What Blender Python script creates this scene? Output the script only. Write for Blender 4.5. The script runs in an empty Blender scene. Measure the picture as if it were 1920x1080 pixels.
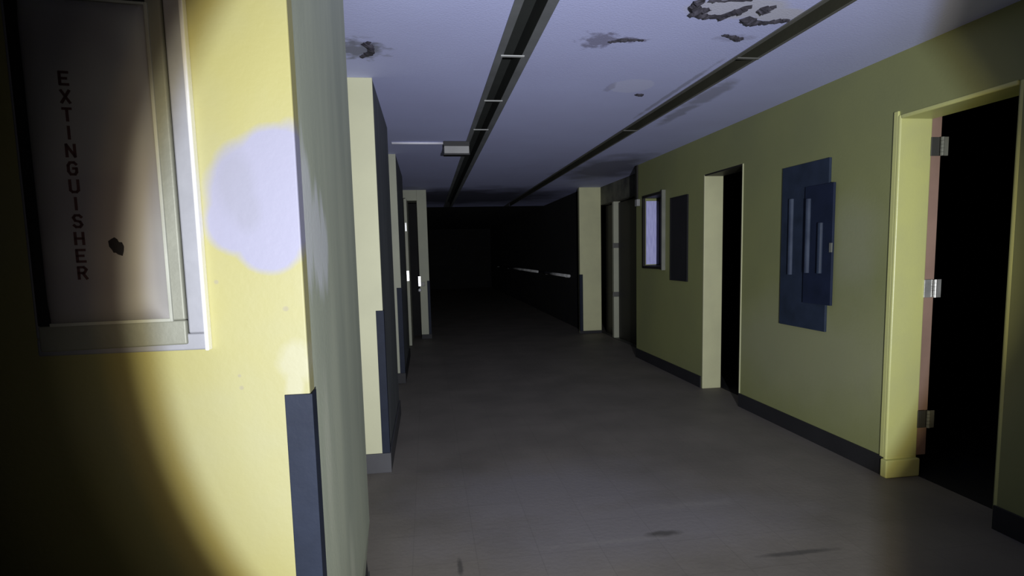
import bpy, bmesh, math, random
from mathutils import Vector, Matrix
random.seed(7)
S = bpy.context.scene
C = S.collection

# ------------------------------------------------------------------ materials
def mat(name, col, rough=0.7, metal=0.0, mott=0.12, nscale=3.0, bump=0.15, bscale=60.0,
        dirt=None, blobs=(), spec=0.3, streak=None):
    """Procedural paint: mottled base colour, optional dirt tint, optional local marks (blobs)."""
    m = bpy.data.materials.new(name); m.use_nodes = True
    nt = m.node_tree; N = nt.nodes; L = nt.links
    b = N['Principled BSDF']
    b.inputs['Roughness'].default_value = rough
    b.inputs['Metallic'].default_value = metal
    b.inputs['Specular IOR Level'].default_value = spec
    tc = N.new('ShaderNodeTexCoord')
    n1 = N.new('ShaderNodeTexNoise'); n1.inputs['Scale'].default_value = nscale
    n1.inputs['Detail'].default_value = 6
    L.new(tc.outputs['Object'], n1.inputs['Vector'])
    if streak:
        mp = N.new('ShaderNodeMapping'); mp.inputs['Scale'].default_value = streak
        L.new(tc.outputs['Object'], mp.inputs['Vector']); L.new(mp.outputs['Vector'], n1.inputs['Vector'])
    r1 = N.new('ShaderNodeMapRange')
    r1.inputs['From Min'].default_value = 0.35; r1.inputs['From Max'].default_value = 0.68
    L.new(n1.outputs['Fac'], r1.inputs['Value'])
    mx = N.new('ShaderNodeMix'); mx.data_type = 'RGBA'
    d = dirt if dirt else tuple(c * (1 - mott * 2) for c in col)
    mx.inputs['A'].default_value = (*col, 1); mx.inputs['B'].default_value = (*d, 1)
    L.new(r1.outputs['Result'], mx.inputs['Factor'])
    last = mx.outputs['Result']
    for bl in blobs:      # dict(c=[(cx,cy,cz,rx,ry,rz)..], col=, n=noise amount, s=noise scale, soft=, a=alpha)
        n = N.new('ShaderNodeTexNoise'); n.inputs['Scale'].default_value = bl.get('s', 10); n.inputs['Detail'].default_value = 5
        if bl.get('st'):
            mp = N.new('ShaderNodeMapping'); mp.inputs['Scale'].default_value = bl['st']
            L.new(tc.outputs['Object'], mp.inputs['Vector']); L.new(mp.outputs['Vector'], n.inputs['Vector'])
        else:
            L.new(tc.outputs['Object'], n.inputs['Vector'])
        cur = None
        for (cx, cy, cz, rx, ry, rz) in bl['c']:
            s = N.new('ShaderNodeVectorMath'); s.operation = 'SUBTRACT'; s.inputs[1].default_value = (cx, cy, cz)
            L.new(tc.outputs['Object'], s.inputs[0])
            q = N.new('ShaderNodeVectorMath'); q.operation = 'DIVIDE'; q.inputs[1].default_value = (rx, ry, rz)
            L.new(s.outputs[0], q.inputs[0])
            l = N.new('ShaderNodeVectorMath'); l.operation = 'LENGTH'; L.new(q.outputs[0], l.inputs[0])
            if cur is None: cur = l.outputs['Value']
            else:
                mi = N.new('ShaderNodeMath'); mi.operation = 'SMOOTH_MIN'; mi.inputs[2].default_value = 0.15
                L.new(cur, mi.inputs[0]); L.new(l.outputs['Value'], mi.inputs[1]); cur = mi.outputs[0]
        ma = N.new('ShaderNodeMath'); ma.operation = 'MULTIPLY_ADD'; ma.inputs[1].default_value = bl.get('n', .5)
        L.new(n.outputs['Fac'], ma.inputs[0]); L.new(cur, ma.inputs[2])
        so = bl.get('soft', .06); off = 1 + bl.get('n', .5) * .5
        r = N.new('ShaderNodeMapRange')
        r.inputs['From Min'].default_value = off - so; r.inputs['From Max'].default_value = off + so
        r.inputs['To Min'].default_value = bl.get('a', 1); r.inputs['To Max'].default_value = 0
        L.new(ma.outputs[0], r.inputs['Value'])
        m2 = N.new('ShaderNodeMix'); m2.data_type = 'RGBA'; m2.inputs['B'].default_value = (*bl['col'], 1)
        L.new(r.outputs['Result'], m2.inputs['Factor']); L.new(last, m2.inputs['A'])
        last = m2.outputs['Result']
    L.new(last, b.inputs['Base Color'])
    if bump:
        nb = N.new('ShaderNodeTexNoise'); nb.inputs['Scale'].default_value = bscale; nb.inputs['Detail'].default_value = 3
        L.new(tc.outputs['Object'], nb.inputs['Vector'])
        bp = N.new('ShaderNodeBump'); bp.inputs['Strength'].default_value = bump; bp.inputs['Distance'].default_value = 0.004
        L.new(nb.outputs['Fac'], bp.inputs['Height']); L.new(bp.outputs['Normal'], b.inputs['Normal'])
    return m

WHITE = (.70, .68, .80)
M = {}
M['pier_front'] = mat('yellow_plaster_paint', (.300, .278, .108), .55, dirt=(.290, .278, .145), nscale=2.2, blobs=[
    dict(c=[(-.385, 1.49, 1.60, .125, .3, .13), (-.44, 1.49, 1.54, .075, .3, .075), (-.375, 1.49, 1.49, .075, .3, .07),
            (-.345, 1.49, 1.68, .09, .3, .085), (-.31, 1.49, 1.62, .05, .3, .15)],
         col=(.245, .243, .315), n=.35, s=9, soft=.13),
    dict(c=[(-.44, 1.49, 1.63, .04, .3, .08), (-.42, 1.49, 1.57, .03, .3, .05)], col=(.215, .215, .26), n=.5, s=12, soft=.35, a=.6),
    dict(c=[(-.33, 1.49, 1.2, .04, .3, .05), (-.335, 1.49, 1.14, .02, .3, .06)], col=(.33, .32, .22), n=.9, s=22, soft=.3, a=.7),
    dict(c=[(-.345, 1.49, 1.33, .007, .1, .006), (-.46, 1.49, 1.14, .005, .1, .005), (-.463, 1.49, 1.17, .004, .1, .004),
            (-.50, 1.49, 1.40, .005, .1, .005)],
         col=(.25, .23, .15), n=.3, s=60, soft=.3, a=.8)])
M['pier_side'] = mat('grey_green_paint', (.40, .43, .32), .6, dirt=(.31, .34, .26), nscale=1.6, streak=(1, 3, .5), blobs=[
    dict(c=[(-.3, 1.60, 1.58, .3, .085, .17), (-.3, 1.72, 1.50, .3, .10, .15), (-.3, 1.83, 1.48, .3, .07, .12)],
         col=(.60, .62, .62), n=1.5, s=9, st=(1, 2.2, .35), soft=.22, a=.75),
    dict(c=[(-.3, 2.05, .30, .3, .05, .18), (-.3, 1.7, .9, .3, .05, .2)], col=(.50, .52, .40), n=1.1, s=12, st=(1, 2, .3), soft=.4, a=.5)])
M['side_dim'] = mat('shaded_grey_paint', (.13, .14, .145), .6, dirt=(.09, .10, .105), nscale=1.6, streak=(1, 3, .5))  # shade on the farther pier sides, put into a darker grey
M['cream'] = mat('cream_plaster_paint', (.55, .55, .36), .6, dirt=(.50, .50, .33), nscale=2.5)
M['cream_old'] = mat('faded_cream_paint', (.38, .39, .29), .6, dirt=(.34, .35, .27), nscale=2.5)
M['wall_right'] = mat('olive_wall_paint', (.26, .275, .115), .5, dirt=(.225, .24, .11), nscale=1.3, blobs=[
    dict(c=[(2.81, 3.42, .50, .3, .09, .10), (2.81, 3.40, .62, .3, .05, .08)], col=(.21, .22, .12), n=.9, s=9, soft=.4, a=.35),
    dict(c=[(2.81, 3.55, 1.45, .3, .2, .3)], col=(.33, .34, .26), n=1., s=4, soft=.5, a=.35),
    dict(c=[(2.81, 4.0, .65, .3, 1.2, .35)], col=(.32, .325, .21), n=1., s=3, soft=.5, a=.5)])
M['jamb_green'] = mat('yellow_green_door_frame_paint', (.58, .59, .22), .38, dirt=(.53, .54, .23), nscale=4, spec=.5)
M['jamb_cream'] = mat('cream_door_frame_paint', (.56, .56, .33), .45, dirt=(.50, .50, .30), nscale=4)
M['pink'] = mat('pink_primer', (.35, .23, .18), .6)
M['ceiling'] = mat('pale_lilac_ceiling_paint', (.59, .63, .98), .7, dirt=(.56, .59, .92), nscale=1.4, bump=.3, bscale=90, blobs=[
    dict(c=[(1.44, 4.02, 2.58, .15, .16, .3)], col=(.66, .69, .98), n=.35, s=5, soft=.04, a=.9),
    dict(c=[(1.5, 2.72, 2.58, .24, .12, .3), (1.75, 2.78, 2.58, .14, .08, .3)], col=(.60, .60, .68), n=.5, s=7, soft=.15, a=.8),
    dict(c=[(.96, 3.20, 2.58, .09, .10, .3), (1.1, 3.16, 2.58, .10, .03, .3)], col=(.20, .19, .29), n=3.4, s=20, soft=.35, a=.75),
    dict(c=[(1.68, 3.09, 2.58, .1, .05, .3), (1.3, 4.05, 2.58, .03, .1, .3)], col=(.24, .23, .33), n=1.4, s=18, soft=.2, a=.35),
    dict(c=[(-.33, 3.42, 2.58, .12, .13, .3)], col=(.18, .19, .23), n=2.6, s=18, soft=.4, a=.8),
    dict(c=[(2.1, 4.2, 2.58, .08, .35, .3), (2.12, 4.8, 2.58, .06, .35, .3), (1.80, 4.2, 2.58, .02, .7, .3)], col=(.22, .22, .28), n=1.4, s=9, soft=.3, a=.55),
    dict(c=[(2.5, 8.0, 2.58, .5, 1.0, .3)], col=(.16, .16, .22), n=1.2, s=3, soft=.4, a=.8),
    dict(c=[(.9, 11.8, 2.58, 1.9, 1.5, .3)], col=(.07, .07, .10), n=1.0, s=2, soft=.4, a=.9)])  # last blob: far end painted dark where the light fades out
def floor_mat():
    m = mat('worn_grey_floor_tile', (.195, .176, .152), .6, dirt=(.15, .136, .118), nscale=2.0, bump=.25, bscale=35, spec=.25, blobs=[
        dict(c=[(.7, 3.35, 0, .7, .45, .3), (1.0, 2.9, 0, .8, .35, .3)], col=(.222, .21, .218), n=1.3, s=3, soft=.5, a=.7),
        dict(c=[(1.7, 2.45, 0, .18, .018, .3), (.10, 2.62, 0, .012, .07, .3), (1.15, 2.75, 0, .08, .03, .3)], col=(.07, .065, .06), n=.9, s=18, soft=.4, a=.8),
        dict(c=[(1.45, 3.05, 0, .22, .03, .3), (.9, 2.72, 0, .3, .02, .3)], col=(.25, .235, .22), n=2.4, s=16, soft=.7, a=.5)])
    nt = m.node_tree; N = nt.nodes; L = nt.links
    tc = N.new('ShaderNodeTexCoord'); mp = N.new('ShaderNodeMapping'); mp.inputs['Location'].default_value = (.12, .08, 0)
    br = N.new('ShaderNodeTexBrick'); br.offset = 0; br.inputs['Scale'].default_value = 1
    br.inputs['Brick Width'].default_value = .305; br.inputs['Row Height'].default_value = .305
    br.inputs['Mortar Size'].default_value = .0025; br.inputs['Mortar Smooth'].default_value = .3
    br.inputs['Color1'].default_value = (1, 1, 1, 1); br.inputs['Color2'].default_value = (.93, .93, .93, 1)
    br.inputs['Mortar'].default_value = (.72, .72, .72, 1)
    L.new(tc.outputs['Object'], mp.inputs['Vector']); L.new(mp.outputs['Vector'], br.inputs['Vector'])
    b = N['Principled BSDF']; src = b.inputs['Base Color'].links[0].from_socket
    mu = N.new('ShaderNodeMix'); mu.data_type = 'RGBA'; mu.blend_type = 'MULTIPLY'; mu.inputs['Factor'].default_value = .55
    L.new(src, mu.inputs['A']); L.new(br.outputs['Color'], mu.inputs['B']); L.new(mu.outputs['Result'], b.inputs['Base Color'])
    return m
M['floor'] = floor_mat()
M['base'] = mat('black_rubber_base', (.022, .022, .024), .6)
M['base_grey'] = mat('dark_grey_rubber_base', (.07, .07, .075), .6)
M['guard'] = mat('dark_blue_corner_paint', (.016, .021, .036), .6, nscale=8, spec=.15)
M['dark'] = mat('unlit_room_black', (.012, .012, .012), .9, bump=0)  # near-black colour stands in for the darkness of unlit rooms and far end
M['dark_brown'] = mat('dark_brown_door_varnish', (.020, .018, .015), .5)
M['dark_header'] = mat('dark_stained_plaster', (.16, .16, .12), .7, dirt=(.05, .05, .045), nscale=4)
M['blue'] = mat('dark_blue_panel_paint', (.026, .038, .066), .55, dirt=(.018, .027, .045), nscale=7)
M['blue_deep'] = mat('deep_navy_panel_paint', (.014, .021, .048), .55, dirt=(.010, .016, .034), nscale=7)
M['blue_rib'] = mat('highlit_blue_ridge_paint', (.050, .066, .10), .65, dirt=(.022, .032, .058), nscale=5, spec=.35)  # lighter blue paints the highlight streaks onto the ridges
M['board'] = mat('black_felt_board', (.012, .012, .014), .9)
M['paper'] = mat('faded_lilac_paper', (.62, .62, .98), .6, dirt=(.45, .46, .80), nscale=5, streak=(14, 14, 1.5))
M['alu'] = mat('brushed_aluminium', (.30, .305, .34), .45, metal=.3, mott=.05, nscale=20, bump=.05, spec=.5)
M['alu_dull'] = mat('dull_painted_metal', (.20, .205, .17), .5, metal=.1, mott=.1, nscale=6)
M['dome_lip'] = mat('pale_dome_lip', (.34, .35, .31), .5, nscale=8)
M['silver'] = mat('worn_silver_hinge_metal', (.60, .60, .58), .35, metal=.6, nscale=20)
M['iron'] = mat('dark_hinge_metal', (.12, .12, .11), .45, metal=.5)
M['chrome'] = mat('bright_lock_metal', (.9, .9, .92), .25, metal=.4, mott=.02, spec=.8)
M['trough_lip'] = mat('grey_trough_lip_metal', (.20, .21, .22), .6, metal=.1)
M['trough_lip_olive'] = mat('olive_trough_lip_metal', (.13, .13, .12), .6)
M['trough'] = mat('dark_trough_metal', (.045, .050, .046), .7)
M['trough_olive'] = mat('dark_olive_trough_metal', (.050, .050, .034), .7)
M['bar'] = mat('grey_crossbar_metal', (.42, .43, .42), .5)
M['flake'] = mat('dirty_curled_plaster', (.028, .026, .036), .9, dirt=(.07, .066, .085), nscale=25, bump=.5)
M['white_plastic'] = mat('grey_white_plastic', (.32, .32, .31), .5)
M['black_plastic'] = mat('black_plastic', (.02, .02, .02), .5)
M['conduit'] = mat('pale_conduit_paint', (.78, .78, .84), .5)
M['letter'] = mat('dark_red_lettering', (.055, .022, .022), .6, bump=0)
M['soot'] = mat('black_smudge', (.012, .011, .015), .9, bump=0)
M['rail'] = mat('pale_rail_metal', (.80, .80, .78), .45, nscale=2, dirt=(.35, .35, .34))
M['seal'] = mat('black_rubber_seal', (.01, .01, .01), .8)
# fogged acrylic dome: mostly milky diffuse with some see-through
def acrylic():
    m = bpy.data.materials.new('fogged_acrylic'); m.use_nodes = True
    nt = m.node_tree; N = nt.nodes; L = nt.links
    b = N['Principled BSDF']; b.inputs['Base Color'].default_value = (.40, .385, .40, 1)
    b.inputs['Roughness'].default_value = .62; b.inputs['Specular IOR Level'].default_value = .5
    n = N.new('ShaderNodeTexNoise'); n.inputs['Scale'].default_value = 4
    tc = N.new('ShaderNodeTexCoord'); L.new(tc.outputs['Object'], n.inputs['Vector'])
    cr = N.new('ShaderNodeValToRGB'); cr.color_ramp.elements[0].color = (.23, .215, .23, 1); cr.color_ramp.elements[0].position = .35
    cr.color_ramp.elements[1].color = (.30, .295, .285, 1); cr.color_ramp.elements[1].position = .65
    L.new(n.outputs['Fac'], cr.inputs['Fac']); L.new(cr.outputs['Color'], b.inputs['Base Color'])
    t = N.new('ShaderNodeBsdfTransparent'); mx = N.new('ShaderNodeMixShader'); mx.inputs[0].default_value = .15
    L.new(b.outputs[0], mx.inputs[1]); L.new(t.outputs[0], mx.inputs[2]); L.new(mx.outputs[0], N['Material Output'].inputs['Surface'])
    return m
M['acrylic'] = acrylic()

# ------------------------------------------------------------------ mesh helpers (all in metres, world coordinates)
def box(bm, x0, x1, y0, y1, z0, z1):
    vs = [bm.verts.new((x, y, z)) for x in (x0, x1) for y in (y0, y1) for z in (z0, z1)]
    for f in ((0, 1, 3, 2), (4, 6, 7, 5), (0, 4, 5, 1), (2, 3, 7, 6), (0, 2, 6, 4), (1, 5, 7, 3)):
        bm.faces.new([vs[i] for i in f])
    return vs
def tube(bm, a, b, r, n=16, cap=True):
    a = Vector(a); b = Vector(b); d = (b - a).normalized()
    u = d.orthogonal().normalized(); v = d.cross(u)
    A = []; B = []
    for i in range(n):
        t = 2 * math.pi * i / n; o = u * math.cos(t) * r + v * math.sin(t) * r
        A.append(bm.verts.new(a + o)); B.append(bm.verts.new(b + o))
    for i in range(n):
        j = (i + 1) % n; bm.faces.new((A[i], A[j], B[j], B[i]))
    if cap: bm.faces.new(A[::-1]); bm.faces.new(B)
def prism(bm, pts, z0, z1):
    A = [bm.verts.new((x, y, z0)) for x, y in pts]; B = [bm.verts.new((x, y, z1)) for x, y in pts]
    n = len(pts)
    for i in range(n):
        j = (i + 1) % n; bm.faces.new((A[i], A[j], B[j], B[i]))
    bm.faces.new(A[::-1]); bm.faces.new(B)
def mk(name, fn, m, parent=None, loc=None, bevel=0, smooth=False, seg=3):
    bm = bmesh.new(); fn(bm)
    bmesh.ops.recalc_face_normals(bm, faces=bm.faces)
    o0 = Vector(loc) if loc else (Vector(parent.location) if parent is not None and parent.type == 'EMPTY' else Vector((0, 0, 0)))
    if parent is not None and parent.type == 'MESH' and 'origin' in parent.keys(): o0 = Vector(parent['origin'])
    if o0.length: bmesh.ops.translate(bm, verts=bm.verts, vec=-o0)
    me = bpy.data.meshes.new(name); bm.to_mesh(me); bm.free()
    me.materials.append(m)
    if smooth:
        for p in me.polygons: p.use_smooth = True
    o = bpy.data.objects.new(name, me); C.objects.link(o)
    if parent is not None: o.parent = parent
    else: o.location = o0
    if bevel:
        b = o.modifiers.new('bevel', 'BEVEL'); b.width = bevel; b.segments = seg; b.limit_method = 'ANGLE'
        b.harden_normals = False
    return o
def sub(name, fn, m, part, root, **k):      # child of a part; same local frame as its part
    bm = bmesh.new(); fn(bm); bmesh.ops.recalc_face_normals(bm, faces=bm.faces)
    bmesh.ops.translate(bm, verts=bm.verts, vec=-Vector(root.location))
    me = bpy.data.meshes.new(name); bm.to_mesh(me); bm.free(); me.materials.append(m)
    o = bpy.data.objects.new(name, me); C.objects.link(o); o.parent = part
    if k.get('bevel'):
        b = o.modifiers.new('bevel', 'BEVEL'); b.width = k['bevel']; b.segments = 3; b.limit_method = 'ANGLE'
    if k.get('smooth'):
        for p in me.polygons: p.use_smooth = True
    return o
def tag(o, label, cat, group=None):
    o['label'] = label; o['category'] = cat
    if group: o['group'] = group
    return o
def thing(name, loc, label, cat, group=None):
    o = bpy.data.objects.new(name, None); C.objects.link(o); o.location = loc
    o.empty_display_size = .1
    return tag(o, label, cat, group)
def struct(o, label=None, cat=None):
    o['kind'] = 'structure'
    if label: o['label'] = label
    if cat: o['category'] = cat
    return o
def senv(name, loc, label, cat):
    o = bpy.data.objects.new(name, None); C.objects.link(o); o.location = loc
    return struct(o, label, cat)

H = 2.58; XL = -.30; XR = 2.81
YN = 1.49                    # front of the near pier
YEND = 26.0
SLOT = [(.47, .585), (1.87, 1.99)]
LIP = [(.432, .632), (1.845, 2.005)]

# ------------------------------------------------------------------ shell
struct(mk('floor', lambda b: box(b, -5, 7, -2, YEND, -.1, 0), M['floor']), 'worn grey-brown tiled corridor floor with scuffs', 'floor')
YB = 14.0
def ceil(b):
    xs = [-5, SLOT[0][0], SLOT[0][1], SLOT[1][0], SLOT[1][1], 7]
    for i in (0, 2, 4): box(b, xs[i], xs[i + 1], -2, YB, H, H + .25)
struct(mk('ceiling', ceil, M['ceiling']), 'pale lilac plaster ceiling with peeling and stained patches, painted darker at the unlit far end', 'ceiling')
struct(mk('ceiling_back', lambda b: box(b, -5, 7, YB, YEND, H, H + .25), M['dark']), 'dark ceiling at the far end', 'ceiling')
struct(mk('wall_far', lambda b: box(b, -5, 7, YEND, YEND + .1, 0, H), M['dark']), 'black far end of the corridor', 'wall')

# --- left side piers
def pier1(b):
    # side wall slab with a chipped, undercut far corner near the floor
    A = [(-.302, YN + .002), (-.302, 2.62), (-1.3, 2.62), (-1.3, YN + .002)]
    prism(b, A, .26, H)
    lo = [b.verts.new(v) for v in ((-.302, YN + .002, 0), (-.325, 2.50, 0), (-1.3, 2.62, 0), (-1.3, YN + .002, 0))]
    hi = [b.verts.new(v) for v in ((-.302, YN + .002, .26), (-.302, 2.62, .26), (-1.3, 2.62, .26), (-1.3, YN + .002, .26))]
    for i in range(4):
        j = (i + 1) % 4; b.faces.new((lo[i], lo[j], hi[j], hi[i]))
    b.faces.new(lo[::-1]); b.faces.new(hi)
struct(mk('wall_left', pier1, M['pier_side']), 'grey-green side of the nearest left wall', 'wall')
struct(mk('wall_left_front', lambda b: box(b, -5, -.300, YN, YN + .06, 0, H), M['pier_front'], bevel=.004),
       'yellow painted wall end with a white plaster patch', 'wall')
struct(mk('wall_left_recess', lambda b: box(b, -1.45, -1.3, YN + .06, YB, 0, H), M['cream_old']))
def pier(name, y0, y1, m, ms, xr=XL):
    struct(mk(name, lambda b: box(b, -1.3, xr, y0, y0 + .03, 0, H), m, bevel=.003), 'cream end face of a left-hand wall pier', 'wall')
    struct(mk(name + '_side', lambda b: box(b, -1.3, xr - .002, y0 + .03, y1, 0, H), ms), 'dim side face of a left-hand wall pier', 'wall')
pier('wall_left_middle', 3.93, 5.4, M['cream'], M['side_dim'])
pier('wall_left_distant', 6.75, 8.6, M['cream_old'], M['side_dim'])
# cross wall with a doorway at y=10.35
def cross(b):
    box(b, -.136, .03, 10.35, 10.75, 0, H)
    box(b, -1.3, -.136, 10.35, 10.75, 2.40, H)
    box(b, -1.3, -1.0, 10.35, 10.75, 0, 2.40)
struct(mk('wall_left_end', cross, M['cream_old'], bevel=.004), 'cream wall return around the far left doorway', 'wall')
struct(mk('wall_left_beyond', lambda b: box(b, -.4, -.3, 10.75, YEND, 0, H), M['dark']))

def base_piece(name, m, *bx, label):
    struct(mk(name, lambda b: [box(b, *q) for q in bx], m, bevel=.003), label, 'baseboard')
base_piece('baseboard_left', M['base_grey'], (-1.3, XL + .012, 3.918, 3.93, 0, .135), (XL - .0005, XL + .012, 3.93, 5.4, 0, .135), label='dark rubber base at the foot of the second left pier')
base_piece('baseboard_left_distant', M['base'], (-1.3, XL + .012, 6.738, 6.75, 0, .12), (XL - .0005, XL + .012, 6.75, 8.6, 0, .12), label='dark rubber base at the foot of the third left pier')
base_piece('baseboard_left_near', M['base_grey'], (XL - .0005, XL + .004, YN + .02, 2.48, 0, .10), label='dark rubber base along the nearest left wall side')
base_piece('baseboard_left_end', M['base'], (-.136, .042, 10.338, 10.35, 0, .08), label='dark base under the far left door return')

# corner guards (dark blue strips wrapping each pier corner up to 1.1 m)
def guard(x, y, side, zt, z0, label, wx=.062, t=.006, legy=.05):
    s = side   # +1: corner edge faces +x, -1: faces -x
    def f(b):
        pts = [(x - s * wx, y - t), (x + s * t, y - t), (x + s * t, y + legy), (x + s * .0003, y + legy), (x + s * .0003, y - .0003), (x - s * wx, y - .0003)]
        prism(b, [(px - x, py - y) for px, py in pts], 0, zt - z0)
    bm = bmesh.new(); f(bm); bmesh.ops.recalc_face_normals(bm, faces=bm.faces)
    me = bpy.data.meshes.new('corner_guard'); bm.to_mesh(me); bm.free(); me.materials.append(M['guard'])
    o = bpy.data.objects.new('corner_guard', me); C.objects.link(o); o.location = (x, y, z0)
    bv = o.modifiers.new('bevel', 'BEVEL'); bv.width = .0015; bv.segments = 2
    tag(o, label, 'corner guard', 'corner guards on the wall ends')
guard(-.300, YN, 1, 1.117, 0, 'dark blue corner guard on the nearest bright yellow wall end', wx=.060)
guard(-.300, 3.93, 1, 1.10, .135, 'narrow dark blue corner guard on the second cream pier', wx=.045)
guard(-.300, 6.75, 1, 1.10, .12, 'dark corner guard on the thin third pier of the left side', wx=.05)
guard(.03, 10.35, 1, 1.02, .08, 'dark corner guard beside the far left doorway', wx=.04)
guard(2.68, 10.15, -1, 1.06, .05, 'dark corner guard on the far right pier, by the handrail', wx=.05)

# --- right wall, with door openings, a niche and an alcove
W = .20
def wall_r(b):
    box(b, XR, XR + W, -2, 2.50, 0, H)
    box(b, XR, XR + W, 2.50, 3.22, 2.215, H)
    box(b, XR, XR + W, 3.22, 4.97, 0, H)
    box(b, XR, XR + W, 4.97, 5.71, 2.20, H)
    box(b, XR, XR + W, 5.71, 6.72, 0, H)
    box(b, XR, XR + W, 6.72, 7.33, 0, 1.25)
    box(b, XR, XR + W, 6.72, 7.33, 2.13, H)
    box(b, XR + .19, XR + W, 6.72, 7.33, 1.25, 2.13)
    box(b, XR, XR + W, 7.33, 7.66, 0, H)
struct(mk('wall_right', wall_r, M['wall_right']), 'long olive-yellow painted corridor wall on the right', 'wall')
base_piece('baseboard_right', M['base'], (XR - .012, XR, 3.235, 4.965, 0, .125), label='black rubber base along the right wall between the two doors')
base_piece('baseboard_right_far', M['base'], (XR - .012, XR, 5.73, 7.66, 0, .125), label='black rubber base under the glazed notice case')
base_piece('baseboard_right_near', M['base'], (XR - .012, XR, -2, 2.49, 0, .125), label='black rubber base right of the near doorway')
# alcove with double doors
def alc(b):
    box(b, 3.07, 3.20, 7.66, 10.15, 2.27, H)
    box(b, 3.0, 3.02, 7.66, 7.70, 0, H)
    box(b, 3.07, 3.20, 7.66, 7.80, 0, 2.27)
struct(mk('wall_alcove', alc, M['dark_header']), 'stained plaster above the alcove doors', 'wall')
struct(mk('wall_right_pier', lambda b: box(b, 2.68, 3.07, 10.15, 10.24, 0, H), M['jamb_cream'], bevel=.004), 'cream end face of the far right pier', 'wall')
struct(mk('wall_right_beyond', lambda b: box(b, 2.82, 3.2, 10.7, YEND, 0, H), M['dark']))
base_piece('baseboard_pier', M['base'], (2.668, 3.07, 10.138, 10.15, 0, .05), label='low black base under the far right pier')

# dark rooms behind the doors
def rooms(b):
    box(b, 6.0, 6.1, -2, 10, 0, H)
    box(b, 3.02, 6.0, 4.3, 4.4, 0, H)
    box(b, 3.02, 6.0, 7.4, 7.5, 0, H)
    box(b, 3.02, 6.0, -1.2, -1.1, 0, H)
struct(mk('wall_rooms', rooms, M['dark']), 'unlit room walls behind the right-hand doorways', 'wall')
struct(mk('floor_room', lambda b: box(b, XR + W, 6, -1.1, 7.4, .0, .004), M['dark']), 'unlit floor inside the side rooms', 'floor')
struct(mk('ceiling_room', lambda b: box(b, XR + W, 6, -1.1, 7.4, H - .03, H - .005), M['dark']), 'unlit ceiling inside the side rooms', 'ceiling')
struct(mk('wall_behind', lambda b: box(b, -5, 7, -2.1, -2, 0, H), M['dark']))
struct(mk('wall_left_room', lambda b: box(b, -5.1, -5, -2, YN, 0, H), M['dark']))

# --- door_1 (near right): frame far jamb with three hinges, no leaf
d1 = senv('door_1', (XR, 3.22, 0), 'near right doorway with yellow-green frame, hinges and no door leaf', 'doorway')
mk('jamb', lambda b: box(b, XR - .012, XR + .205, 3.195, 3.222, .10, 2.215), M['jamb_green'], d1, bevel=.010, seg=4)
mk('jamb_foot', lambda b: box(b, XR - .028, XR + .208, 3.170, 3.222, 0, .115), M['jamb_green'], d1, bevel=.008)
mk('casing', lambda b: box(b, XR - .012, XR + .004, 3.215, 3.25, .12, 2.24), M['jamb_green'], d1, bevel=.005)
mk('jamb_rebate', lambda b: box(b, XR + .205, XR + .285, 3.215, 3.26, .12, 2.215), M['pink'], d1, bevel=.003)
mk('head', lambda b: box(b, XR - .012, XR + .205, 2.50, 3.195, 2.190, 2.215), M['jamb_green'], d1, bevel=.008)
mk('near_jamb', lambda b: box(b, XR - .001, XR + .205, 2.475, 2.50, 0, 2.215), M['jamb_green'], d1, bevel=.008)
for hz, hm, km in ((2.03, 'iron', 'iron'), (1.18, 'silver', 'silver'), (.36, 'iron', 'iron')):
    h = mk('hinge', lambda b: box(b, XR + .195, XR + .25, 3.188, 3.196, hz - .055, hz + .055), M[hm], d1, bevel=.002)
    def kn(b):
        for k in range(5):
            tube(b, (XR + .262, 3.182, hz - .055 + k * .0222), (XR + .262, 3.182, hz - .0345 + k * .0222), .011, 14)
    sub('hinge_knuckle', kn, M[km if km == 'silver' else 'alu_dull'], h, d1)
    sub('hinge_leaf', lambda b: box(b, XR + .262, XR + .30, 3.179, 3.185, hz - .055, hz + .055), M[km if km == 'silver' else 'alu_dull'], h, d1)
# --- door_2
d2 = senv('door_2', (XR, 5.71, 0), 'second right doorway with pale cream reveal, dark inside', 'doorway')
mk('jamb', lambda b: box(b, XR - .004, XR + .20, 5.69, 5.712, 0, 2.20), M['jamb_cream'], d2, bevel=.006)
mk('head', lambda b: box(b, XR - .004, XR + .20, 4.97, 5.69, 2.185, 2.20), M['dark_brown'], d2, bevel=.003)
mk('near_jamb', lambda b: box(b, XR - .006, XR + .20, 4.955, 4.972, 0, 2.20), M['jamb_cream'], d2, bevel=.004)
# --- door_3: alcove double doors with a pale mullion and hinge bands
d3 = senv('door_3', (3.12, 9.4, 0), 'dark double doors in the alcove with a pale centre post', 'door')
for y0, y1 in ((7.83, 9.42), (9.54, 10.13)):
    lf = mk('door_leaf', lambda b: box(b, 3.15, 3.19, y0, y1, .01, 2.25), M['dark_brown'], d3, bevel=.004)
    sub('push_plate', lambda b: box(b, 3.145, 3.15, y0 + .06, y0 + .16, 1.0, 1.3), M['iron'], lf, d3)
mul = mk('centre_post', lambda b: box(b, 3.07, 3.19, 9.44, 9.52, 0, 2.27), M['cream_old'], d3, bevel=.006)
for hz in (1.55, .74):
    sub('hinge', lambda b: box(b, 3.05, 3.20, 9.425, 9.44, hz - .04, hz + .04), M['iron'], mul, d3, bevel=.002)
mk('threshold', lambda b: box(b, 3.07, 3.19, 7.80, 10.13, 0, .01), M['iron'], d3)
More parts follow.
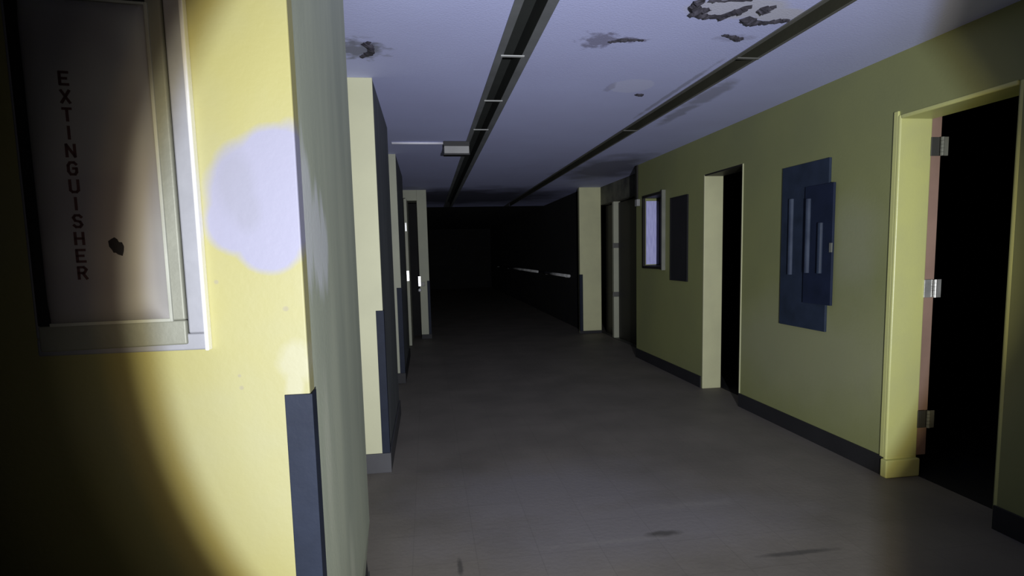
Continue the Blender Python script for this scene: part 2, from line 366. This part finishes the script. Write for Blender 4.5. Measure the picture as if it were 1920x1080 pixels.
# --- door_4: far left doorway with a leaf standing open towards us
d4 = senv('door_4', (-.3, 10.35, 0), 'far left doorway with dark leaf and bright lock parts', 'door')
lf = mk('door_leaf', lambda b: box(b, -.33, -.285, 9.55, 10.34, .01, 2.36), M['cream_old'], d4, bevel=.004)
sub('edge_latch_plate', lambda b: box(b, -.325, -.290, 9.544, 9.55, 1.06, 1.22), M['chrome'], lf, d4)
sub('edge_bolt', lambda b: box(b, -.322, -.298, 9.545, 9.55, 1.85, 1.98), M['silver'], lf, d4)
mk('inner_leaf', lambda b: box(b, -.98, -.15, 10.70, 10.74, .01, 2.38), M['dark'], d4)
mk('strike_plate', lambda b: box(b, -.160, -.118, 10.336, 10.350, .93, 1.10), M['chrome'], d4, bevel=.002)
def knob(b):
    tube(b, (-.139, 10.35, .865), (-.139, 10.29, .865), .012, 12)
    bmesh.ops.create_uvsphere(b, u_segments=16, v_segments=10, radius=.031, matrix=Matrix.Translation((-.139, 10.275, .865)))
mk('door_knob', knob, M['chrome'], d4, smooth=True)
mk('lock_case', lambda b: box(b, -.11, -.05, 10.338, 10.350, .93, 1.0), M['iron'], d4, bevel=.003)

# ------------------------------------------------------------------ ceiling light troughs
def trough(idx, label, lipm, inm, bars):
    x0, x1 = SLOT[idx]; l0, l1 = LIP[idx]
    t = thing('light_trough', ((x0 + x1) / 2, 6, H), label, 'light trough', 'ceiling light troughs')
    def lips(b):
        box(b, l0, x0 + .004, -1.5, YB - .1, H - .007, H - .0005); box(b, x1 - .004, l1, -1.5, YB - .1, H - .007, H - .0005)
    mk('lip', lips, lipm, t, bevel=.002)
    def ch(b):
        box(b, x0 + .001, x0 + .005, -1.5, YB - .1, H - .005, H + .11)
        box(b, x1 - .005, x1 - .001, -1.5, YB - .1, H - .005, H + .11)
        box(b, x0 + .005, x1 - .005, -1.5, YB - .1, H + .106, H + .11)
    mk('channel', ch, inm, t)
    for y in bars:
        mk('crossbar', lambda b: box(b, x0 - .01, x1 + .01, y - .012, y + .012, H - .012, H - .006), M['bar'] if idx == 0 else lipm, t, bevel=.001)
trough(0, 'dark ceiling light trough with wide grey lips and pale crossbars, left of the two', M['trough_lip'], M['trough'],
       [1.44, 2.44, 3.44, 4.42, 5.42])
trough(1, 'narrow olive-black ceiling light trough nearest the right wall', M['trough_lip_olive'], M['trough_olive'], [3.38, 5.42])

# ------------------------------------------------------------------ peeling ceiling plaster: curled ribbons hanging down a little
def flake_patch(label, paths):
    allp = [p for pa in paths for p in pa]
    cx = sum(p[0] for p in allp) / len(allp); cy = sum(p[1] for p in allp) / len(allp)
    bm = bmesh.new()
    for pa in paths:
        P = []
        for i in range(len(pa) - 1):       # resample with jitter
            for k in range(5):
                t = k / 5; a = pa[i]; c = pa[i + 1]
                P.append([a[j] + (c[j] - a[j]) * t for j in range(3)])
        P.append(list(pa[-1]))
        for p in P:
            p[0] += random.uniform(-1, 1) * .006; p[1] += random.uniform(-1, 1) * .006; p[2] *= random.uniform(.65, 1.15)
        rows = []
        for i, p in enumerate(P):
            a = P[max(0, i - 1)]; c = P[min(len(P) - 1, i + 1)]
            d = Vector((c[0] - a[0], c[1] - a[1], 0)); d = d.normalized() if d.length > 1e-6 else Vector((1, 0, 0))
            n = Vector((-d.y, d.x, 0)); w = max(p[2], .008) * .5
            dr = min(.03, w * random.uniform(.3, .8))
            row = []
            for s, h in ((-1, 0), (-.6, -.35), (-.1, -.75), (.45, -1.0), (1, -.55)):
                jj = random.uniform(-.1, .1)
                row.append(bm.verts.new((p[0] - cx + n.x * w * (s + jj), p[1] - cy + n.y * w * (s + jj), -.0008 + h * dr)))
            rows.append(row)
        for i in range(len(rows) - 1):
            for k in range(4): bm.faces.new((rows[i][k], rows[i][k + 1], rows[i + 1][k + 1], rows[i + 1][k]))
    me = bpy.data.meshes.new('peeling_plaster'); bm.to_mesh(me); bm.free(); me.materials.append(M['flake'])
    o = bpy.data.objects.new('peeling_plaster', me); C.objects.link(o); o.location = (cx, cy, H)
    so = o.modifiers.new('thick', 'SOLIDIFY'); so.thickness = .0015; so.offset = 1
    tag(o, label, 'peeling plaster', 'peeling plaster on the ceiling')
flake_patch('large dark curl of peeling plaster at the top of the picture, beside the right trough', [
    [(1.308, 2.598, .026), (1.278, 2.65, .055), (1.274, 2.708, .057), (1.312, 2.758, .067), (1.328, 2.803, .038), (1.403, 2.821, .039), (1.466, 2.823, .044), (1.497, 2.777, .043), (1.519, 2.741, .061), (1.55, 2.691, .041)],
    [(1.316, 2.765, .044), (1.341, 2.756, .052), (1.36, 2.734, .029)],
    [(1.321, 2.646, .022), (1.374, 2.648, .014), (1.426, 2.637, .017), (1.511, 2.624, .02)],
    [(1.602, 2.878, .02), (1.618, 2.839, .075), (1.675, 2.872, .048), (1.735, 2.875, .034), (1.788, 2.837, .037), (1.835, 2.832, .022)],
    [(1.623, 2.753, .031), (1.638, 2.717, .062), (1.666, 2.684, .023)]])
flake_patch('small dark sliver of peeling plaster just below the large curl', [
    [(1.596, 3.046, .018), (1.661, 3.066, .026), (1.719, 3.097, .047), (1.738, 3.1, .016)]])
flake_patch('thin grey peeling plaster between the two troughs, with a pointed right end', [
    [(1.017, 3.2, .013), (1.049, 3.178, .027), (1.086, 3.155, .032), (1.147, 3.153, .03), (1.2, 3.161, .012)]])
flake_patch('ragged peeling plaster where the ceiling meets the nearest left wall', [
    [(-.327, 3.534, .02), (-.287, 3.488, .043), (-.26, 3.44, .04), (-.262, 3.38, .05), (-.27, 3.33, .06), (-.256, 3.306, .04)]])
flake_patch('tiny dark chip hanging off the pale rectangular ceiling patch', [
    [(1.547, 4.233, .03), (1.569, 4.213, .05), (1.599, 4.23, .028)]])
# pale repair sheet on the ceiling
# ------------------------------------------------------------------ emergency light box + conduit
e = thing('emergency_light', (.337, 6.0, H), 'small grey-white light box with black edges hanging below the ceiling', 'emergency light')
mk('housing', lambda b: box(b, .212, .462, 6.0, 6.10, 2.460, 2.535), M['white_plastic'], e, bevel=.006)
mk('top_edge', lambda b: box(b, .206, .468, 5.995, 6.105, 2.535, 2.58), M['black_plastic'], e, bevel=.004)
mk('bottom_edge', lambda b: box(b, .206, .468, 5.995, 6.105, 2.446, 2.462), M['black_plastic'], e, bevel=.004)
tag(mk('conduit', lambda b: tube(b, (-.300, 6.05, H - .012), (.206, 6.05, H - .012), .011), M['conduit'], smooth=True, loc=(-.05, 6.05, H - .012)),
    'thin pale conduit running across the ceiling to the light box', 'conduit')

# ------------------------------------------------------------------ fire extinguisher cabinet (ajar door with a fogged dome)
cab = thing('extinguisher_cabinet', (-.70, YN, 1.24), 'grey metal fire extinguisher cabinet with a fogged bulging door on the yellow wall', 'cabinet')
CX0, CX1, CZ0, CZ1 = -.890, -.523, 1.241, 2.115
def ring(b, x0, x1, z0, z1, wd, y0, y1):
    box(b, x0, x1, y0, y1, z0, z0 + wd); box(b, x0, x1, y0, y1, z1 - wd, z1)
    box(b, x0, x0 + wd, y0, y1, z0 + wd, z1 - wd); box(b, x1 - wd, x1, y0, y1, z0 + wd, z1 - wd)
mk('frame', lambda b: ring(b, CX0, CX1, CZ0, CZ1, .040, YN - .020, YN), M['alu'], cab, bevel=.004)
mk('frame_edge_highlight', lambda b: box(b, CX1 - .005, CX1 + .004, YN - .026, YN, CZ0 - .002, CZ1 + .004), M['chrome'], cab, bevel=.003)  # bright strip on the right side only: edge highlight put into the metal colour
mk('tub', lambda b: box(b, CX0 + .032, CX1 - .032, YN - .004, YN - .001, CZ0 + .032, CZ1 - .032), M['black_plastic'], cab)
# door leaf, hinged on the right, swung out about 8 degrees at the left
door = bpy.data.objects.new('cabinet_door', None)
bpy.data.objects.remove(door)
hx, hy = CX1 - .041, YN - .012
ang = math.radians(7)
def D(fn):     # door-local: u to the left from the hinge, w outwards, z up
    def g(b):
        fn(b)
        for v in b.verts:
            u, w = v.co.x, v.co.y
            v.co.x = hx - u * math.cos(ang) - w * math.sin(ang) * -1 * -1
            v.co.y = hy - u * math.sin(ang) - w * math.cos(ang)
    return g
DW = .296; DZ0, DZ1 = 1.256, 2.085
def leaf(b):
    wd = .032
    box(b, 0, DW, .0, .014, DZ0, DZ0 + .058); box(b, 0, DW, .0, .014, DZ1 - wd, DZ1)
    box(b, 0, wd, .0, .014, DZ0 + .058, DZ1 - wd)
dl = mk('door', D(leaf), M['alu_dull'], cab, bevel=.004)
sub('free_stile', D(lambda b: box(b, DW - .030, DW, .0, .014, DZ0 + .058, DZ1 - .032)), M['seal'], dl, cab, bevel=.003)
BU0, BU1, BZ0, BZ1 = .030, DW - .026, 1.318, 2.015
def dome(b):
    nu, nz = 28, 48
    G = []
    for i in range(nu + 1):
        row = []
        for j in range(nz + 1):
            s = i / nu * 2 - 1; t = j / nz * 2 - 1
            # rounded-rectangle outline, bulging outwards with steep shoulders
            R = .10
            x = (BU0 + BU1) / 2 + s * (BU1 - BU0) / 2; z = (BZ0 + BZ1) / 2 + t * (BZ1 - BZ0) / 2
            du = min(x - BU0, BU1 - x); dz = min(z - BZ0, BZ1 - z)
            def sh(d, r): 
                q = min(1, d / r); return math.sqrt(max(0, 1 - (1 - q) ** 2))
            h = .014 + .030 * sh(du, .055) * sh(dz, .06)
            row.append(b.verts.new((x, h, z)))
        G.append(row)
    for i in range(nu):
        for j in range(nz): b.faces.new((G[i][j], G[i + 1][j], G[i + 1][j + 1], G[i][j + 1]))
dm = sub('dome', D(dome), M['acrylic'], dl, cab, smooth=True)
# stacked lettering on the dome: E X T I N G U I S H E R (top to bottom), stroke font made of small bars
def ring2(b, u0, u1, z0, z1):
    w_ = .006
    box(b, u0, u1, .012, .019, z0 - w_, z0 + .002); box(b, u0, u1, .012, .019, z1, z1 + w_)
    box(b, u0 - w_, u0 + .001, .012, .019, z0 - w_, z1 + w_)
STR = {'E': [(0, 0, 0, 1), (0, 1, 1, 1), (0, .5, .8, .5), (0, 0, 1, 0)], 'X': [(0, 0, 1, 1), (0, 1, 1, 0)], 'T': [(0, 1, 1, 1), (.5, 0, .5, 1)],
       'I': [(.5, 0, .5, 1)], 'N': [(0, 0, 0, 1), (0, 1, 1, 0), (1, 0, 1, 1)], 'U': [(0, .15, 0, 1), (0, .15, .25, 0), (.25, 0, .75, 0), (.75, 0, 1, .15), (1, .15, 1, 1)],
       'G': [(1, .85, .75, 1), (.75, 1, .25, 1), (.25, 1, 0, .75), (0, .75, 0, .25), (0, .25, .25, 0), (.25, 0, .8, 0), (.8, 0, 1, .2), (1, .2, 1, .5), (1, .5, .6, .5)],
       'S': [(1, .85, .75, 1), (.75, 1, .25, 1), (.25, 1, 0, .8), (0, .8, .2, .55), (.2, .55, .8, .45), (.8, .45, 1, .2), (1, .2, .75, 0), (.75, 0, .25, 0), (.25, 0, 0, .15)],
       'H': [(0, 0, 0, 1), (1, 0, 1, 1), (0, .5, 1, .5)], 'R': [(0, 0, 0, 1), (0, 1, .7, 1), (.7, 1, 1, .8), (1, .8, .7, .5), (.7, .5, 0, .5), (.5, .5, 1, 0)]}
def lettering(b):
    word = 'EXTINGUISHER'; pitch = .0375; hgt = .025; wid = .015
    z_last = 1.418; uc = .180
    for i, ch in enumerate(word):
        z0 = z_last + (len(word) - 1 - i) * pitch
        for (a, c, d2_, e2) in STR[ch]:
            p = Vector((uc + wid / 2 - a * wid, 0, z0 + c * hgt)); q = Vector((uc + wid / 2 - d2_ * wid, 0, z0 + e2 * hgt))
            dd = (q - p); ln = dd.length; dd = dd.normalized(); nn = Vector((dd.z, 0, -dd.x)) * .0026
            p -= dd * .0018; q += dd * .0018
            vs = []
            for w in (.0435, .0452):
                for v in (p + nn, p - nn, q - nn, q + nn): vs.append(b.verts.new((v.x, w, v.z)))
            b.faces.new(vs[0:4]); b.faces.new(vs[4:8][::-1])
            for k in range(4):
                kk = (k + 1) % 4; b.faces.new((vs[k], vs[k + 4], vs[kk + 4], vs[kk]))
sub('lettering', D(lettering), M['letter'], dl, cab)
def blot(b, u=.110, z=1.487, r=.015):
    P = []
    for k in range(14):
        t = 2 * math.pi * k / 14; rr = r * (1 + .28 * math.sin(2 * t + .6) + .12 * math.sin(5 * t))
        P.append((u + rr * math.cos(t) * .8, z + rr * math.sin(t) * 1.35))
    A = [b.verts.new((x, .0435, zz)) for x, zz in P]; B = [b.verts.new((x, .0462, zz)) for x, zz in P]
    for k in range(14):
        kk = (k + 1) % 14; b.faces.new((A[k], A[kk], B[kk], B[k]))
    b.faces.new(B)
sub('dome_lip', D(lambda b: ring2(b, BU0, BU1, BZ0, BZ1)), M['dome_lip'], dl, cab, bevel=.0015)
sub('smudge', D(blot), M['soot'], dl, cab)

# ------------------------------------------------------------------ things on the right wall
# blue stepped panel
pn = thing('blue_wall_panel', (XR, 4.05, .84), 'dark blue stepped wall panel between the two right-hand doorways', 'panel')
mk('back_board', lambda b: box(b, XR - .018, XR, 3.80, 4.345, .843, 2.066), M['blue'], pn, bevel=.002)
mk('front_board', lambda b: box(b, XR - .036, XR - .018, 3.725, 4.03, 1.038, 1.888), M['blue_deep'], pn, bevel=.002)
for y, z0, z1, xo in ((4.215, 1.24, 1.82, .018), (3.985, 1.26, 1.80, .036), (3.845, 1.26, 1.62, .036)):
    def rib(b):
        tube(b, (XR - xo, y, z0), (XR - xo, y, z1), .022, 20)
    mk('ridge', rib, M['blue_rib'] if y != 3.845 else M['blue'], pn, smooth=False, bevel=.003)
mk('tag', lambda b: box(b, XR - .042, XR - .036, 3.718, 3.745, 1.41, 1.475), M['alu_dull'], pn, bevel=.001)
# black board
bb = thing('black_board', (XR, 6.28, 1.106), 'plain black board on the right wall beside the notice case', 'board')
mk('board', lambda b: box(b, XR - .012, XR, 6.075, 6.495, 1.115, 2.035), M['board'], bb, bevel=.001)
mk('edge_trim', lambda b: [box(b, XR - .018, XR, y0, y1, z0, z1) for y0, y1, z0, z1 in
    ((6.065, 6.075, 1.105, 2.045), (6.495, 6.505, 1.105, 2.045), (6.075, 6.495, 1.105, 1.115), (6.075, 6.495, 2.035, 2.045))], M['board'], bb)
# recessed notice case
nc = thing('notice_case', (XR, 7.0, 1.25), 'recessed notice case with pale lilac papers lit inside, right wall', 'notice case')
mk('case_liner', lambda b: [box(b, XR, XR + .188, 6.722, 7.328, 1.252, 1.262), box(b, XR, XR + .188, 6.722, 7.328, 2.118, 2.128),
    box(b, XR + .178, XR + .188, 6.722, 7.328, 1.262, 2.118), box(b, XR, XR + .178, 6.722, 6.73, 1.262, 2.118)], M['dark_brown'], nc)
mk('paper_sheet', lambda b: box(b, XR + .006, XR + .176, 7.314, 7.328, 1.275, 2.085), M['paper'], nc)
mk('case_frame', lambda b: [box(b, XR - .03, XR, 6.70, 7.35, 2.12, 2.15), box(b, XR - .03, XR, 6.70, 7.35, 1.225, 1.255), box(b, XR - .03, XR, 7.33, 7.36, 1.225, 2.15)], M['dark_brown'], nc, bevel=.002)
mk('near_stile', lambda b: box(b, XR - .045, XR, 6.68, 6.705, 1.215, 2.16), M['alu_dull'], nc, bevel=.002)
# little grey box and conduits at the wall edge near the alcove
tag(mk('junction_box', lambda b: box(b, XR - .045, XR, 7.52, 7.60, 2.04, 2.13), M['white_plastic'], loc=(XR, 7.56, 2.04), bevel=.006),
    'small grey-white box on the wall edge left of the notice case', 'junction box')
tag(mk('wiring_duct', lambda b: box(b, XR - .022, XR, 7.585, 7.655, 2.14, 2.575), M['dark_brown'], loc=(XR, 7.62, 2.2), bevel=.003),
    'dark vertical duct above the small wall box', 'duct')
# handrail far right
hr = thing('handrail', (2.72, 17, .97), 'pale handrail catching light on the black far right wall', 'handrail')
for a, c in ((11.2, 14.2), (14.5, 22.0)):
    mk('rail', lambda b: tube(b, (2.74, a, .995), (2.74, c, .995), .030, 16), M['rail'], hr, smooth=True)
for y in (11.5, 13.5, 15.5, 17.5, 20.0, 23.0):
    mk('bracket', lambda b: box(b, 2.735, 2.82, y - .012, y + .012, .955, .97), M['iron'], hr)

# ------------------------------------------------------------------ torch (a real hand lamp held just behind and beside the camera)
ld = bpy.data.lights.new('torch_beam', 'SPOT'); ld.energy = 2900; ld.spot_size = math.radians(110); ld.spot_blend = 0.05
ld.shadow_soft_size = .012; ld.use_nodes = True
nt = ld.node_tree; N = nt.nodes; L = nt.links
em = [n for n in N if n.type == 'EMISSION'][0]
tc = N.new('ShaderNodeTexCoord'); nm = N.new('ShaderNodeVectorMath'); nm.operation = 'NORMALIZE'
sp = N.new('ShaderNodeSeparateXYZ'); ab = N.new('ShaderNodeMath'); ab.operation = 'ABSOLUTE'
ac = N.new('ShaderNodeMath'); ac.operation = 'ARCCOSINE'
dv = N.new('ShaderNodeMath'); dv.operation = 'DIVIDE'; dv.inputs[1].default_value = math.radians(50)
L.new(tc.outputs['Normal'], nm.inputs[0]); L.new(nm.outputs[0], sp.inputs[0]); L.new(sp.outputs['Z'], ab.inputs[0])
L.new(ab.outputs[0], ac.inputs[0]); L.new(ac.outputs[0], dv.inputs[0])
cr = N.new('ShaderNodeValToRGB'); L.new(dv.outputs[0], cr.inputs['Fac'])
prof = [(0, .50, (1, 1, 1)), (8, .44, (1, 1, 1)), (13, .37, (1, 1, 1)), (18, .32, (1, 1, 1)), (23, .30, (1, 1, .97)),
        (25.4, .26, (1, .99, .92)), (26.4, .12, (1, .85, .52)), (27.3, .020, (1, .76, .48)), (28.5, .008, (1, .88, .74)), (30.5, .0022, (1, .92, .82)), (35, 0.0, (1, 1, 1))]
el = cr.color_ramp.elements
while len(el) < len(prof): el.new(.5)
for k, (a, v, c) in enumerate(prof):
    el[k].position = a / 50; el[k].color = (v * c[0], v * c[1], v * c[2], 1)
L.new(cr.outputs['Color'], em.inputs['Color']); em.inputs['Strength'].default_value = 1.0; ld.color = (.97, .99, 1.07)
lo = bpy.data.objects.new('torch_beam', ld); C.objects.link(lo)
lo.location = (.30, -1.3, 1.18)
az, pt = math.radians(7.3), math.radians(2.4)
dirv = Vector((math.sin(az) * math.cos(pt), math.cos(az) * math.cos(pt), math.sin(pt)))
lo.rotation_euler = dirv.to_track_quat('-Z', 'Y').to_euler()

w = bpy.data.worlds.new('night'); S.world = w; w.use_nodes = True
w.node_tree.nodes['Background'].inputs[0].default_value = (.5, .6, .7, 1)
w.node_tree.nodes['Background'].inputs[1].default_value = .0005

# ------------------------------------------------------------------ camera
cd = bpy.data.cameras.new('camera'); cam = bpy.data.objects.new('camera', cd); C.objects.link(cam)
cd.sensor_width = 36; cd.sensor_fit = 'HORIZONTAL'; cd.lens = 36 * 1100 / 1920; cd.shift_y = (591 - 540) / 1920; cd.clip_start = .05
cam.matrix_world = Matrix(((.98941436, .03784746, -.14009566, 0), (-.14322751, .09936408, -.98468912, 0), (-.02334751, .99433111, .10373305, 1.45), (0, 0, 0, 1)))
S.camera = cam
S.view_settings.view_transform = 'Standard'; S.view_settings.look = 'None'; S.view_settings.gamma = 1; S.view_settings.exposure = 0
